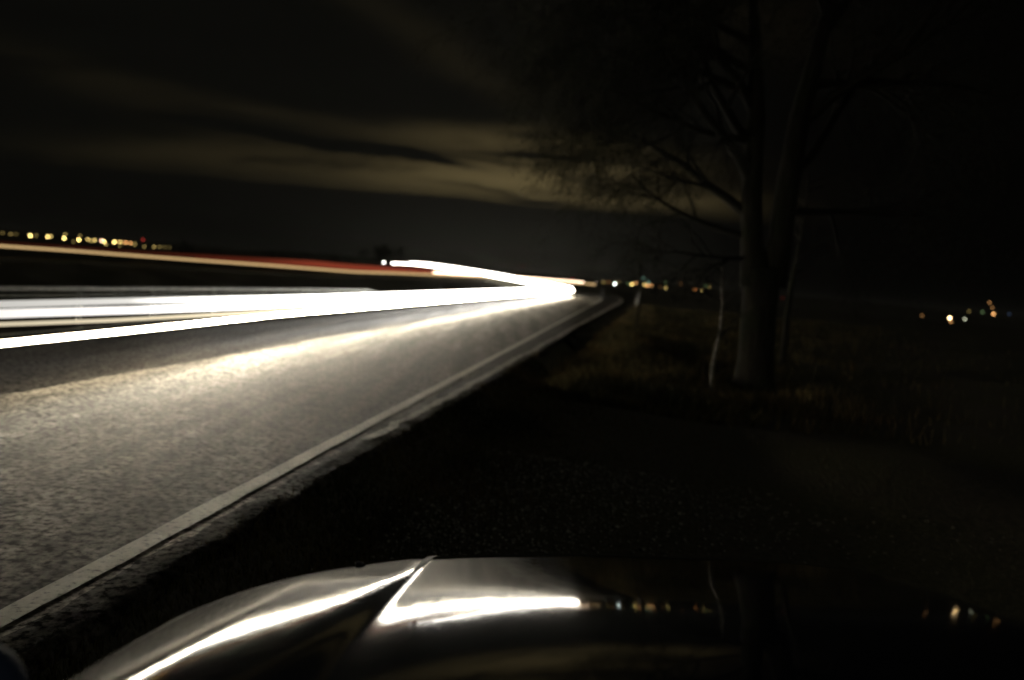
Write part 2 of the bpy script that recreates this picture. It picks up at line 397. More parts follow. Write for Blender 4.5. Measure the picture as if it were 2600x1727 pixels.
carpaint.t.links.new(cn, bm2.inputs['Height']); carpaint.t.links.new(bmp.outputs[0], bm2.inputs['Normal'])
carpaint.t.links.new(bm2.outputs[0], carpaint.b.inputs['Coat Normal'])
carpaint.t.links.new(bm2.outputs[0], carpaint.b.inputs['Normal'])
CARP = carpaint.m
blue = simple('blue_car_paint', (.02, .035, .075), .75)
rubber = simple('rubber', (.015, .015, .015), .8); blackp = simple('black_plastic', (.012, .012, .013), .5)
steel = simple('steel', (.35, .35, .36), .35, 1); lens_m = simple('lamp_lens', (.35, .36, .38), .08)
glass = Mat('car_glass', Roughness=.02); glass.b.inputs['Base Color'].default_value = (.01, .012, .012, 1); GLASS = glass.m

cx = (XL+XR)/2
car = empty('parked_car', (cx, 0, 0))
tag(car, 'glossy dark parked car seen over its bonnet, light streaks mirrored in the creased paint', 'car')
def cpart(o): o.parent = car; o.matrix_parent_inverse = Matrix.Translation((-cx, 0, 0)); return o
nu, nv = 520, 330
u = np.linspace(XL, XR, nu); v = np.linspace(0, 1, nv)
Xh = np.repeat(u[:, None], nv, 1); Yh = 1.14 + v[None, :]*(front_y(u)[:, None]-1.14); Zh = bonnet_z(Xh, Yh)
Vh = np.stack([Xh, Yh, Zh], -1).reshape(-1, 3)
i, j = np.meshgrid(np.arange(nu-1), np.arange(nv-1), indexing='ij')
Fh = np.stack([i*nv+j, (i+1)*nv+j, (i+1)*nv+j+1, i*nv+j+1], -1).reshape(-1, 4)
cpart(mesh_obj('bonnet', Vh, Fh, CARP))
# wings, nose and sides hang from the bonnet's rim (4 mm gap) down to the sills
rim = [(XL, y) for y in np.linspace(1.14, float(front_y(XL)), 16)] + [(x, float(front_y(x))) for x in np.linspace(XL, XR, 60)[1:-1]] + [(XR, y) for y in np.linspace(float(front_y(XR)), 1.14, 16)]
rows = [(-.004, -.022), (.006, -.07), (.026, -.15), (.05, -.3), (.03, -.46), (-.02, -.60)]
V = []; n = len(rim)
for k, (x, y) in enumerate(rim):
    p0 = rim[max(k-1, 0)]; p1 = rim[min(k+1, n-1)]; t = Vector((p1[0]-p0[0], p1[1]-p0[1])).normalized(); nx, ny_ = -t.y, t.x
    zt = float(bonnet_z(x, y))
    for o, dz_ in rows: V.append((x+nx*o, y+ny_*o, max(zt+dz_, .28)))
m = len(rows); F = [(k*m+r, (k+1)*m+r, (k+1)*m+r+1, k*m+r+1) for k in range(n-1) for r in range(m-1)]
# cabin and rear sides
b = MB(); b.add(V, F)
def zc(x): return float(bonnet_z(x, 1.14))
prof = [(1.14, 0), (.6, .01), (-.6, .02), (-1.9, .0), (-2.35, -.06)]
for sgn, xs_ in ((-1, XL), (1, XR)):
    VV = []
    for y, dz_ in prof:
        for o, dd in rows: VV.append((xs_+sgn*o, y, max(zc(xs_)+dz_+dd, .28)))
    b.add(VV, [(k*m+r, k*m+r+1, (k+1)*m+r+1, (k+1)*m+r) for k in range(len(prof)-1) for r in range(m-1)])
zl, zr = zc(XL), zc(XR)
b.add([(XL, -2.35, zl-.06), (XR, -2.35, zr-.06), (XR, -2.4, .3), (XL, -2.4, .3)], [(0, 1, 2, 3)])
b.add([(XL, -1.5, zl-.01), (XR, -1.5, zr-.01), (XR, -2.35, zr-.06), (XL, -2.35, zl-.06)], [(0, 1, 2, 3)])
cpart(b.build('body', CARP))
# roof just under the camera
rx0, rx1 = XL+.16, XR-.16
V = []
for i in range(13):
    for j in range(11):
        a = i/12; c = j/10
        V.append((rx0+(rx1-rx0)*a, .42-1.75*c, 1.50+.035*(1-(2*a-1)**4)-.05*(2*c-1)**2))
cpart(MB().add(V, [(i*11+j, i*11+j+1, (i+1)*11+j+1, (i+1)*11+j) for i in range(12) for j in range(10)]).build('roof', CARP))
V = []
for i in range(13):
    a = i/12
    xb = XL+.07+(XR-XL-.14)*a; xt = rx0+(rx1-rx0)*a
    for j in range(6):
        c = j/5; x = xb+(xt-xb)*c
        V.append((x, 1.17-.75*c+.05*math.sin(math.pi*a)*(1-c)-.02*(1-c), (zc(xb)-.02)*(1-c)+(1.46+.035*(1-(2*a-1)**4))*c))
cpart(MB().add(V, [(i*6+j, (i+1)*6+j, (i+1)*6+j+1, i*6+j+1) for i in range(12) for j in range(5)]).build('windscreen', GLASS))
cpart(MB().add([(rx0, -1.33, 1.455), (rx1, -1.33, 1.455), (XR-.08, -1.9, zr-.02), (XL+.08, -1.9, zl-.02)], [(0, 3, 2, 1)]).build('rear_window', GLASS))
for xs_, xr_ in ((XL, rx0), (XR, rx1)):
    cpart(MB().add([(xs_, 1.10, zc(xs_)), (xs_, -1.85, zc(xs_)), (xr_, -1.3, 1.455), (xr_, .40, 1.46)], [(0, 1, 2, 3)]).build('side_window', GLASS))
# nose details
for sx0 in (XL+.16, XR-.16):
    y0 = float(front_y(sx0)); L = cpart(MB().ball((sx0, y0-.02, float(bonnet_z(sx0, y0))-.13), (.15, .10, .07), 18, 10).build('headlight', lens_m))
gr = MB()
for k in range(5): gr.box((cx, float(front_y(cx))+.05, .62-.045*k+.12), (1.0, .03, .018), 0, .004)
cpart(gr.build('grille', blackp))
bp = MB(); bp.tube([(XL+.0, 2.12, .42), (XL+.22, float(front_y(XL+.22))+.03, .42), (cx, float(front_y(cx))+.10, .42), (XR-.22, float(front_y(XR-.22))+.03, .42), (XR, 2.12, .42)], .10, 12)
cpart(bp.build('bumper', CARP))
for sgn, xs_ in ((-1, XL), (1, XR)):
    for yw in (1.72, -1.45):
        w_ = cpart(MB().cyl((xs_-sgn*.06, yw, .33), .33, .21, 'x', 32).build('tyre', rubber))
        r_ = MB().cyl((xs_+sgn*.047, yw, .33), .21, .02, 'x', 24)
        for k in range(5):
            a = k*2*math.pi/5; r_.box((xs_+sgn*.06, yw+.1*math.cos(a), .33+.1*math.sin(a)), (.02, .05, .05))
        ro = r_.build('rim', steel); ro.parent = w_
    mh = MB().ball((xs_+sgn*.085, 1.30, zc(xs_)+.015), (.11, .075, .085), 18, 12)
    mh.tube([(xs_+sgn*-.0, 1.20, zc(xs_)-.03), (xs_+sgn*.06, 1.27, zc(xs_)-.02)], [.03, .025], 10)
    mo = cpart(mh.build('door_mirror', blue)); mo['label'] = 'dark blue door mirror housing'
ts_ = np.linspace(.80, 1.37, 24); VV = []  # added matte strip that darkens the crease and breaks up the mirrored streaks
for t_ in ts_:
    for s_ in (-1, 0, 1):
        s0 = -.016+s_*(.004+.009*ss((t_-.80)/.25))
        px_ = KSC*(-.315+s0*math.cos(.075)+t_*math.sin(.075)); py_ = KSC*(1.72-s0*math.sin(.075)+t_*math.cos(.075))
        VV.append((px_, py_, float(bonnet_z(px_, py_))+(.0035 if s_ == 0 else .0012)))
cpart(MB().add(VV, [(3*k+r, 3*k+r+1, 3*k+r+4, 3*k+r+3) for k in range(23) for r in range(2)]).build('crease_shade_strip', blackp))
# washer jet and a badge edge on the bonnet
cpart(MB().ball((-.40, 2.34, float(bonnet_z(-.40, 2.34))+.004), (.016, .010, .007)).build('washer_jet', blackp))
YEL=[(-40.21,55.00,0.72),(-38.96,60.00,0.68),(-35.98,64.00,0.70),(-33.32,70.00,0.65),(-29.49,75.00,0.64),(-24.82,82.00,0.63),(-21.65,88.00,0.58),(-18.82,94.00,0.56),(-15.94,102.00,0.69),(-13.58,107.00,0.76),(-6.60,122.00,1.03),(0.56,138.00,1.16),(8.07,152.00,1.15),(16.22,166.00,1.18)]
YEL2=[(-11.32,108.00,1.19),(-6.62,122.00,1.23),(0.54,138.00,1.39),(8.05,152.00,1.40),(13.42,162.00,1.43)]
YEL3=[(-0.88,132.00,0.93),(4.59,145.00,0.60),(11.89,158.00,0.48),(13.94,162.00,0.60)]
RED=[(-45.34,62.00,0.85),(-42.87,66.00,0.82),(-40.31,71.00,0.85),(-36.94,76.00,0.85),(-33.15,82.00,0.95),(-30.44,87.00,1.01),(-27.98,93.00,1.09),(-25.48,99.00,1.14),(-22.44,105.00,1.09),(-18.72,110.00,1.16),(-12.60,120.00,1.31),(0.56,142.00,1.38),(8.25,156.00,1.52),(12.57,166.00,1.50)]
RED2=[(-33.14,82.00,0.72),(-30.43,87.00,0.78),(-27.97,93.00,0.79),(-25.46,99.00,0.87),(-22.42,105.00,0.81),(-18.70,110.00,0.87),(-12.58,120.00,1.12),(-7.15,128.00,1.19)]
WB1=[(6.10,88.00,0.49),(5.07,94.00,0.54),(2.21,106.00,0.77),(-2.78,120.00,1.17),(-10.46,134.00,1.78),(-19.08,150.00,2.13),(-26.01,165.00,2.00)]
WB2=[(6.13,89.00,0.86),(5.14,96.00,0.93),(2.22,108.00,1.16),(-2.86,122.00,1.62),(-10.64,136.00,2.15),(-17.47,150.00,2.43),(-21.68,160.00,2.38)]
LAMPS_LEFT=[((-341.80,528.56,0.62),0.40,'y'),((-359.92,565.31,0.19),0.60,'y'),((-342.62,544.39,0.58),0.30,'y'),((-350.21,572.47,0.37),5.00,'y'),((-347.61,575.09,0.72),0.50,'y'),((-299.67,507.86,0.65),3.00,'y'),((-294.06,501.58,1.04),1.50,'y'),((-341.91,600.50,0.35),5.00,'y'),((-301.81,531.12,3.20),0.80,'y'),((-294.36,528.12,-1.09),0.40,'y'),((-341.26,619.48,0.10),5.00,'y'),((-305.82,556.43,3.01),0.60,'y'),((-323.99,600.38,0.90),2.00,'y'),((-297.94,557.16,0.30),1.00,'y'),((-306.05,576.69,0.95),2.00,'y'),((-270.61,518.07,1.10),3.00,'p'),((-299.00,576.18,0.43),4.00,'y'),((-312.11,604.17,-1.37),1.00,'y'),((-284.87,562.78,0.74),5.00,'y'),((-293.99,588.95,1.13),2.50,'y'),((-289.87,580.57,-1.32),0.60,'y'),((-249.92,507.68,1.14),2.00,'o'),((-287.20,590.99,0.92),2.00,'o'),((-274.33,570.93,0.47),0.80,'y'),((-252.28,536.15,4.04),0.60,'r'),((-236.01,503.72,-0.34),0.50,'y'),((-275.51,603.86,-0.40),1.00,'y'),((-250.34,556.73,0.08),0.50,'y'),((-259.76,586.26,0.15),0.35,'y'),((-264.71,605.46,0.13),0.30,'y'),((-317.86,585.70,-7.77),0.50,'y'),((-319.71,610.53,-7.46),0.50,'y'),((-253.36,547.40,-5.13),0.50,'y')]
LAMPS_MID=[((59.85,490.09,1.42),6.00,'w'),((48.99,454.46,1.81),0.60,'y'),((57.63,503.56,2.09),0.60,'o'),((63.18,497.89,2.70),0.40,'y'),((58.25,419.75,2.00),0.40,'g'),((60.77,423.60,2.02),3.00,'y'),((63.95,431.70,2.78),1.50,'o'),((78.00,506.55,3.11),0.70,'y'),((71.30,453.62,5.98),0.40,'t'),((77.28,472.66,3.96),1.00,'t'),((70.10,440.10,2.40),2.00,'y'),((75.13,460.72,2.04),2.50,'o'),((75.15,448.59,2.28),2.00,'o'),((79.69,445.09,1.74),0.40,'o'),((87.44,468.51,1.57),1.50,'y'),((86.72,468.43,4.64),0.35,'g'),((102.03,500.42,4.88),0.30,'o'),((106.42,478.20,2.06),1.40,'r2'),((116.71,502.89,2.23),1.40,'y'),((118.84,495.64,4.62),0.80,'y'),((119.65,509.10,5.00),0.40,'g'),((139.44,477.13,1.45),2.00,'y'),((128.71,426.31,-0.23),2.60,'t'),((147.58,496.06,4.15),0.40,'g'),((153.62,506.46,4.45),0.35,'g'),((154.31,500.47,4.46),0.35,'g'),((135.79,466.91,3.98),0.35,'y'),((160.28,481.38,1.50),0.14,'r'),((2.34,431.11,6.70),0.2,'r'),((34.13,493.16,2.09),0.50,'r')]
LAMPS_RIGHT=[((139.37,273.68,-0.38),0.70,'o'),((141.03,259.25,-0.26),8.00,'a'),((135.44,248.17,-1.23),1.20,'o'),((161.90,287.70,-0.41),1.60,'w2'),((166.84,294.49,2.53),0.50,'y'),((145.58,249.43,2.49),0.45,'g'),((168.30,285.03,6.22),0.90,'o'),((157.98,265.52,4.27),0.70,'o'),((150.91,252.54,2.24),2.50,'o'),((160.23,259.69,2.68),0.20,'b')]
# ------------------------------------------------------------------ light streaks drawn by passing headlamps and tail lamps
def smooth_path(P, n=8):
    P = [Vector(p) for p in P]; out = []
    for i in range(len(P)-1):
        p0 = P[max(i-1, 0)]; p1 = P[i]; p2 = P[i+1]; p3 = P[min(i+2, len(P)-1)]
        for k in range(n):
            t = k/n; out.append(.5*((2*p1)+(p2-p0)*t+(2*p0-5*p1+4*p2-p3)*t*t+(3*p1-p0-3*p2+p3)*t**3))
    out.append(P[-1]); return out
def road_path(off, h, y0=-14, y1=88):
    pts = []
    for y in list(np.arange(y0, 30, 1.0))+list(np.arange(30, y1+.1, 2.0)):
        pts.append((float(edge_x(y))-off(y), y, h(y)))
    return pts
def trail(pts, r, mat, label, group, n=8):
    o = MB().tube(pts, r, n).build('light_trail', mat); tag(o, label, 'light trail', group); return o
WHITE = (1, .88, .66); CREAM = (1, .86, .60)
G1 = 'white headlamp streaks over the far lane'
def grow(r0, pts): return [r0*(1+max(0, p[1]-25)/14.5) for p in pts]
m1 = emis_y('lamp_light_low', WHITE, [(0, 4), (7, 12), (10, 60), (14, 120), (18, 100), (27, 65), (42, 32), (90, 22)])
m2 = emis_y('lamp_light_cream', CREAM, [(0, .40), (9, .55), (13, .95), (18, 2.2), (24, 8), (40, 14), (90, 14)])
m3 = emis_y('lamp_light_broad', (1, .96, .90), [(0, .7), (11, .95), (14, 1.7), (19, 10), (26, 18), (50, 16), (90, 14)])
m4 = emis_y('lamp_light_dim', (1, .97, .90), [(0, .4), (12, .55), (16, .85), (22, 6), (30, 12), (50, 14), (90, 14)])
def rt(xs, os, h, r0, mat, label):
    P = road_path(lambda y: float(np.interp(y, xs, os)), lambda y: h); trail(P, grow(r0, P), mat, label, G1)
rt([8, 11, 16, 22, 40, 88], [3.80, 3.89, 4.13, 4.01, 3.9, 3.2], .60, .036, m1, 'lowest and brightest white light streak, nearest above the asphalt')
rt([8, 10, 12, 16.5, 40, 88], [5.25, 5.25, 4.9, 4.6, 4.3, 3.3], .60, .028, m2, 'thin cream light streak second from the bottom of the white bundle')
rt([8, 11.5, 14, 18.6, 40, 88], [6.3, 6.2, 5.85, 5.5, 5.0, 3.6], .61, .066, m3, 'broad white light streak between the cream one and the grey topmost one')
rt([8, 13, 16, 21.7, 40, 88], [7.6, 7.35, 7.25, 6.85, 6.1, 4.1], .61, .060, m4, 'greyish topmost light streak of the bundle, just below the guard rail')
mb = emis('turning_lamp_light', (1, .95, .85), 14)
G2 = 'white headlamp streaks on the bend'
trail(smooth_path(WB1), .13, mb, 'lower white light streak sweeping in from the far car to the bend', G2)
trail(smooth_path(WB2), .13, mb, 'upper white light streak sweeping in from the far car to the bend', G2)
my = emis('amber_lamp_light', (1, .66, .30), .75)
my2 = emis('warm_lamp_light', (1, .72, .5), 5); my3 = emis('warm_white_lamp_light', (1, .85, .66), 6)
trail(smooth_path(YEL), [.085+.0009*max(0, p.y-60) for p in smooth_path(YEL)], my, 'long amber light streak crossing the dark field from the left edge', None)
trail(smooth_path(YEL2), .13, my2, 'pale orange light streak rising behind the bright bundle tip', None)
trail(smooth_path(YEL3), .20, my3, 'short warm white light streak pointing right past the bundle tip', None)
mr = emis_y('tail_lamp_light', (1, .17, .08), [(0, .012), (60, .02), (75, .03), (90, .08), (100, .2)])
mr2 = emis_y('tail_lamp_light_low', (1, .15, .07), [(0, .012), (60, .02), (75, .03), (90, .10), (100, .25)])
p = smooth_path(RED); trail(p, [.13+.12*math.exp(-((q.y-102)/16)**2) for q in p], mr, 'upper red tail lamp streak above the amber one', 'red tail lamp streaks')
p = smooth_path(RED2); trail(p, .16, mr2, 'lower red tail lamp streak touching the amber one', 'red tail lamp streaks')

# ------------------------------------------------------------------ the waiting far car
farc = empty('distant_car', (-28.3, 170.5, float(ground_z(-28.3, 170.5))+.25)); tag(farc, 'tiny far car whose headlamp glows left of where the white streak starts', 'car')
b = MB(); b.box((0, 0, .62), (1.75, 4.2, .62), 0, .14); b.box((0, .3, 1.15), (1.5, 2.2, .5), 0, .16); o = b.build('body', blackp, farc)
zz = 2.02-farc.location.z
for xx, m_ in ((-.0, mb), (.75, lens_m)): MB().ball((xx, -2.14, zz if xx == 0 else .75), .17 if xx == 0 else .1).build('headlight', m_, farc)
for xx in (-.8, .8):
    for yyy in (-1.3, 1.3): MB().cyl((xx, yyy, .32), .32, .2, 'x', 14).build('wheel', rubber, farc)

# ------------------------------------------------------------------ guard rail
galv = simple('galvanised_steel', (.42, .42, .38), .45, .3)
grl = empty('guard_rail', (-9.7, 15.4, 0)); tag(grl, 'grey steel guard rail on posts along the far side of the road', 'guard rail')
rp = [(-13.5, 3.0), (-12.0, 7.0), (-10.6, 11.5), (-9.55, 15.4), (-8.9, 18.4), (-8.25, 21.2), (-7.4, 24.8), (-6.5, 28), (-5.7, 31.0)]
rp3 = smooth_path([(x, y, .72) for x, y in rp], 6)
def loc_(P): return [(p[0]+9.7, p[1]-15.4, p[2]) for p in P]
b = MB(); b.tube(loc_(rp3), .058, 8, squash=.6); b.tube(loc_([Vector((p.x-.02, p.y, p.z-.13)) for p in rp3]), .03, 6)
b.build('rail', galv, grl)
MB().tube(loc_([(-5.7, 31.0, .72), (-5.3, 32.6, .52), (-5.0, 34.0, .1), (-4.9, 34.6, -.3)]), .06, 8, squash=.6).build('ramped_end', galv, grl)
L = 0; last = rp3[0]; nxt = .5
for p in rp3[1:]:
    L += (p-last).length
    while L > nxt:
        gz = float(ground_z(p.x, p.y)); MB().box((p.x+9.7-.09, p.y-15.4, (gz-.2+.70)/2), (.10, .07, .70-gz+.2), .3, .01).build('post', galv, grl); nxt += 2.35
    last = p

# ------------------------------------------------------------------ marker posts
whitep = simple('white_post_plastic', (.30, .30, .28), .4, 0, .08)
refl = Mat('reflector', Roughness=.15); refl.b.inputs['Base Color'].default_value = (.9, .9, .85, 1); REFL = refl.m
def marker(x, y, h, label, tilt=0):
    gz = float(ground_z(x, y)); m_ = empty('marker_post', (x, y, gz)); m_.rotation_euler = (0, tilt, 0)
    tag(m_, label, 'marker post', 'roadside marker posts')
    MB().box((0, 0, h/2-.1), (.12, .08, h+.2), 0, .02).build('post', whitep, m_)
    MB().box((0, 0, h-.22), (.126, .086, .20)).build('black_band', blackp, m_)
    MB().box((0, -.046, h-.22), (.05, .012, .16), 0, .004).build('reflector', REFL, m_)
marker(11.25, 74.5, .95, 'pale marker post at the right verge on the bend, nearer one of the pair')
marker(13.9, 91, 1.35, 'pale marker post at the right verge on the bend, farther one of the pair', .03)
marker(-5.9, 62, .95, 'pale marker post beyond the far lane, alone under the white streaks')
marker(11.2, 104, .95, 'pale marker post under the row of town lights, past the bundle tip')

# ------------------------------------------------------------------ trees
bark = Mat('mossy_bark', Roughness=.9); bark.b.inputs['Specular IOR Level'].default_value = .08; b1 = bark.noise(7, 5, .6, stretch=(1, 1, .25)); b2 = bark.noise(1.2, 3)
bark.set('Base Color', bark.mixc(bark.ramp(b2, [(.42, 0.), (.62, 1.)]), bark.ramp(b1, [(.3, (.007, .006, .005)), (.7, (.022, .020, .015))]), bark.ramp(b1, [(.3, (.006, .007, .004)), (.7, (.016, .019, .010))])))
bark.bump(b1, 1, .06); BARK = bark.m
twigm = simple('twig', (.010, .010, .007), .85)
pale = Mat('pale_bark', Roughness=.7); q1 = pale.noise(3.4, 4, .6, stretch=(.6, .6, 2.2))
pale.set('Base Color', pale.ramp(q1, [(.44, (.04, .036, .028)), (.62, (.13, .125, .10))])); pale.bump(q1, .6, .02); PALE = pale.m
deadleaf = simple('leaf', (.02, .022, .010), .8, 0, .4, 3)
def branchset(rng, start, direc, length, r0, depth, out, droop, spread, kids):
    """grows one limb as a bending path, then its children; out collects (points, radii, depth)"""
    n = 7 if depth < 2 else (5 if depth == 2 else 4)
    p = np.array(start, float); d = np.array(direc, float); d /= np.linalg.norm(d); pts = [p.copy()]; rr = [r0]
    for k in range(1, n):
        d = d + rng.normal(0, .13 if depth < 3 else .2, 3) + np.array([0, 0, -droop[depth]]); d /= np.linalg.norm(d)
        p = p + d*length/(n-1); pts.append(p.copy()); rr.append(r0*(1-.82*k/(n-1)))
    out.append((pts, rr, depth))
    if depth+1 >= len(kids)+1: return
    for c in range(kids[depth]):
        t = rng.uniform(.18, 1.0)**.85*(n-1); i = min(int(t), n-2); f = t-i
        q = pts[i]*(1-f)+pts[i+1]*f; r = (rr[i]*(1-f)+rr[i+1]*f)
        dd = pts[i+1]-pts[i]; dd /= np.linalg.norm(dd); w = rng.normal(0, 1, 3); w -= w@dd*dd; w /= np.linalg.norm(w)
        a = spread[depth]*rng.uniform(.7, 1.2); nd = dd*math.cos(a)+w*math.sin(a)
        branchset(rng, q, nd, length*rng.uniform(.38, .62), max(r*.55, .004), depth+1, out, droop, spread, kids)
def tubes_np(items, sides):
    V = []; F = []; o = 0
    for (pts, rr, dep) in items:
        n = len(pts); s = sides[dep]; P = np.array(pts); T = np.gradient(P, axis=0); T /= np.linalg.norm(T, axis=1)[:, None]+1e-9
        ref = np.array([.3, .9, .2]); A = np.cross(T, ref); A /= np.linalg.norm(A, axis=1)[:, None]+1e-9; B = np.cross(T, A)
        w = np.arange(s)*2*math.pi/s
        ring = P[:, None, :]+(A[:, None, :]*np.cos(w)[None, :, None]+B[:, None, :]*np.sin(w)[None, :, None])*np.array(rr)[:, None, None]
        V.append(ring.reshape(-1, 3))
        i, j = np.meshgrid(np.arange(n-1), np.arange(s), indexing='ij')
        F.append((np.stack([i*s+j, i*s+(j+1) % s, (i+1)*s+(j+1) % s, (i+1)*s+j], -1)+o).reshape(-1, 4)); o += n*s
    return np.vstack(V), np.vstack(F)
def leafcards(rng, items, dep, per, size):
    V = []; F = []; o = 0
    for (pts, rr, d_) in items:
        if d_ < dep: continue
        for k in range(per):
            i = rng.integers(1, len(pts)); c = pts[i]+rng.normal(0, .06, 3); a = rng.normal(0, 1, 3); a /= np.linalg.norm(a); b_ = np.cross(a, rng.normal(0, 1, 3)); b_ /= np.linalg.norm(b_)+1e-9
            s_ = size*rng.uniform(.5, 1.3); V += [c-a*s_, c+b_*s_*.4, c+a*s_, c-b_*s_*.4]; F.append((o, o+1, o+2, o+3)); o += 4
    return np.array(V), np.array(F)
TX, TY = 6.0, 19.4; TZ = float(ground_z(TX, TY))
tree = empty('roadside_tree', (TX, TY, TZ)); tag(tree, 'big bare dark tree with two stems and drooping twigs on the right verge', 'tree')
b = MB()
b.tube([(0, 0, -.3), (0, 0, 0), (-.02, 0, .35), (-.04, 0, 1), (-.08, 0, 2.0), (-.12, 0, 3.0)], [.74, .58, .46, .42, .41, .46], 20)
b.tube([(-.22, 0, 2.6), (-.42, .05, 3.6), (-.55, .1, 5.0), (-.62, .1, 6.6), (-.9, .2, 9)], [.38, .27, .24, .21, .12], 14)
b.tube([(.12, 0, 2.6), (.22, -.05, 3.6), (.25, -.1, 5.0), (.35, -.1, 6.6), (.75, 0, 9), (1.2, 0, 12)], [.38, .29, .27, .24, .16, .09], 14)
tk = b.build('trunk', BARK, tree)
r5 = np.random.default_rng(11); items = []
KID = [11, 9, 8, 7]
for (s0, d0, L0, rad0) in [((-.5, .1, 4.2), (-.9, .1, .55), 4.0, .13), ((-.55, .1, 5.0), (-.75, -.3, .8), 4.4, .14), ((-.6, .1, 5.8), (-.7, .3, 1.0), 4.8, .13), ((-.62, .1, 6.6), (-.5, -.1, 1.0), 5.5, .13),
                           ((-.45, .05, 3.7), (-.95, .2, .15), 3.4, .09), ((-.3, 0, 3.2), (-.8, -.5, .25), 2.6, .06), ((-.9, .2, 8.8), (-.4, .2, 1), 5, .12), ((-.7, .2, 7.6), (-.95, -.1, .45), 4.4, .12),
                           ((-.66, .1, 7.0), (-.9, .4, .7), 4.6, .12), ((-.8, .2, 8.3), (-1., .1, .25), 4.2, .10), ((-.6, .1, 6.0), (-1., -.1, .22), 4.0, .10),
                           ((.3, -.1, 5.2), (.9, .1, .8), 5.0, .13), ((.35, -.1, 6.4), (.6, -.3, 1.0), 5.4, .14), ((.7, 0, 8.6), (.6, .3, 1), 5, .14), ((.25, -.1, 4.4), (1, .2, .35), 4.2, .10), ((1.2, 0, 11.8), (.1, 0, 1), 4, .10), ((.75, 0, 9), (-.5, -.2, .9), 4.5, .1), ((.5, 0, 7.4), (1, -.1, .5), 5.2, .12)]:
    branchset(r5, s0, d0, L0, rad0, 0, items, [.015, .05, .10, .16, .2], [.75, .8, .8, .8], KID[:3] if L0 < 3.5 else KID[:3]+[4])
Vt, Ft = tubes_np(items, [8, 6, 4, 3, 3])
mesh_obj('crown', Vt, Ft, twigm, tree)
Vl, Fl = leafcards(r5, items, 3, 1, .03)
mesh_obj('leaves', Vl, Fl, deadleaf, tree, smooth=False)
def sapling(x, y, h, r, mat, label, lean, seed, kids=(7, 5, 4), group='slim trees on the right verge'):
    rg = np.random.default_rng(seed); gz = float(ground_z(x, y)); t = empty('young_tree', (x, y, gz)); tag(t, label, 'tree', group)
    pts = [(lean*k/6+.05*math.sin(k*1.3+seed), .03*math.sin(k), -.2+(h+.2)*k/6) for k in range(7)]
    MB().tube(smooth_path(pts, 3), [r*(1-.75*k/18) for k in range(19)], 10).build('trunk', mat, t)
    it = []
    for k in range(12):
        z = h*(.45+.55*k/12); a = rg.uniform(0, 6.28); branchset(rg, (lean*z/h, 0, z), (math.cos(a), math.sin(a), .6), h*.33*(1.2-z/h*.6), r*.3, 1, it, [.02, .05, .1, .15], [.7, .7, .7, .7], [0]+list(kids)[1:])
    V_, F_ = tubes_np(it, [5, 4, 3, 3, 3]); mesh_obj('crown', V_, F_, twigm, t)
sapling(4.55, 17.6, 2.9, .06, PALE, 'slim pale barked young tree catching light left of the big trunk', -.05, 3)
sapling(9.2, 27, 6.5, .13, BARK, 'dark young tree standing behind the big trunk to its right', .2, 8)
sapling(5.9, 38, 4.2, .07, BARK, 'small dark tree in the rough grass between bend and big tree', -.1, 5)

def far_tree(x, y, h, w, label, seed):
    rg = np.random.default_rng(seed); gz = float(ground_z(x, y)); t = empty('distant_tree', (x, y, gz)); tag(t, label, 'tree', 'far trees on the skyline')
    MB().tube([(0, 0, -.5), (.1, 0, h*.3), (-.1, .1, h*.7)], [h*.03, h*.022, h*.008], 7).build('trunk', BARK, t)
    n = 900; cl = rg.normal(0, 1, (14, 3))*np.array([w*.32, w*.32, h*.18])+np.array([0, 0, h*.62])
    c = cl[rg.integers(0, 14, n)]+rg.normal(0, 1, (n, 3))*np.array([w*.13, w*.13, h*.09])
    a = rg.normal(0, 1, (n, 3)); a /= np.linalg.norm(a, axis=1)[:, None]; b_ = np.cross(a, rg.normal(0, 1, (n, 3))); b_ /= np.linalg.norm(b_, axis=1)[:, None]
    s_ = h*.035; V_ = np.stack([c-a*s_, c+b_*s_*.6, c+a*s_, c-b_*s_*.6], 1).reshape(-1, 3)
    mesh_obj('crown', V_, np.arange(4*n).reshape(-1, 4), deadleaf, t, smooth=False)
far_tree(-30.5, 182, 6.5, 5, 'lone far tree on the skyline right above the start of the white streak', 1)
far_tree(-129, 314, 11, 12, 'leftmost dark far tree, just right of the row of town lights', 2)
far_tree(-118, 312, 9.5, 9, 'second far tree from the left at the end of the row of town lights', 3)
far_tree(-101, 340, 10.5, 14, 'broad far tree on the skyline at the left foot of the dark hill', 4)
far_tree(-76, 330, 11, 12, 'rounded far tree standing before the middle of the dark hill', 6)
far_tree(-88, 335, 10.5, 10, 'far tree between the broad and the rounded one before the hill', 9)

# ------------------------------------------------------------------ town lights
COL = {'y': (1, .72, .22), 'o': (1, .48, .16), 'p': (1, .62, .42), 'r': (1, .08, .06), 'g': (.45, .75, .3), 't': (.5, 1, .75), 'w': (.85, 1, .9), 'a': (1, .68, .32), 'w2': (.9, .95, .65), 'b': (.3, .45, .8), 'r2': (1, .38, .1)}
CN = {'y': 'yellow', 'o': 'orange', 'p': 'pinkish', 'r': 'red', 'g': 'green tinged', 't': 'teal white', 'w': 'cold white', 'a': 'warm amber', 'w2': 'cream', 'b': 'bluish', 'r2': 'deep orange'}
mast = simple('lamp_mast', (.12, .12, .12), .5, .5)
emc = {}
ORD = ['', 'first', 'second', 'third', 'fourth', 'fifth', 'sixth', 'seventh', 'eighth', 'ninth', 'tenth', 'eleventh', 'twelfth', 'thirteenth', 'fourteenth', 'fifteenth', 'sixteenth', 'seventeenth', 'eighteenth', 'nineteenth', 'twentieth']
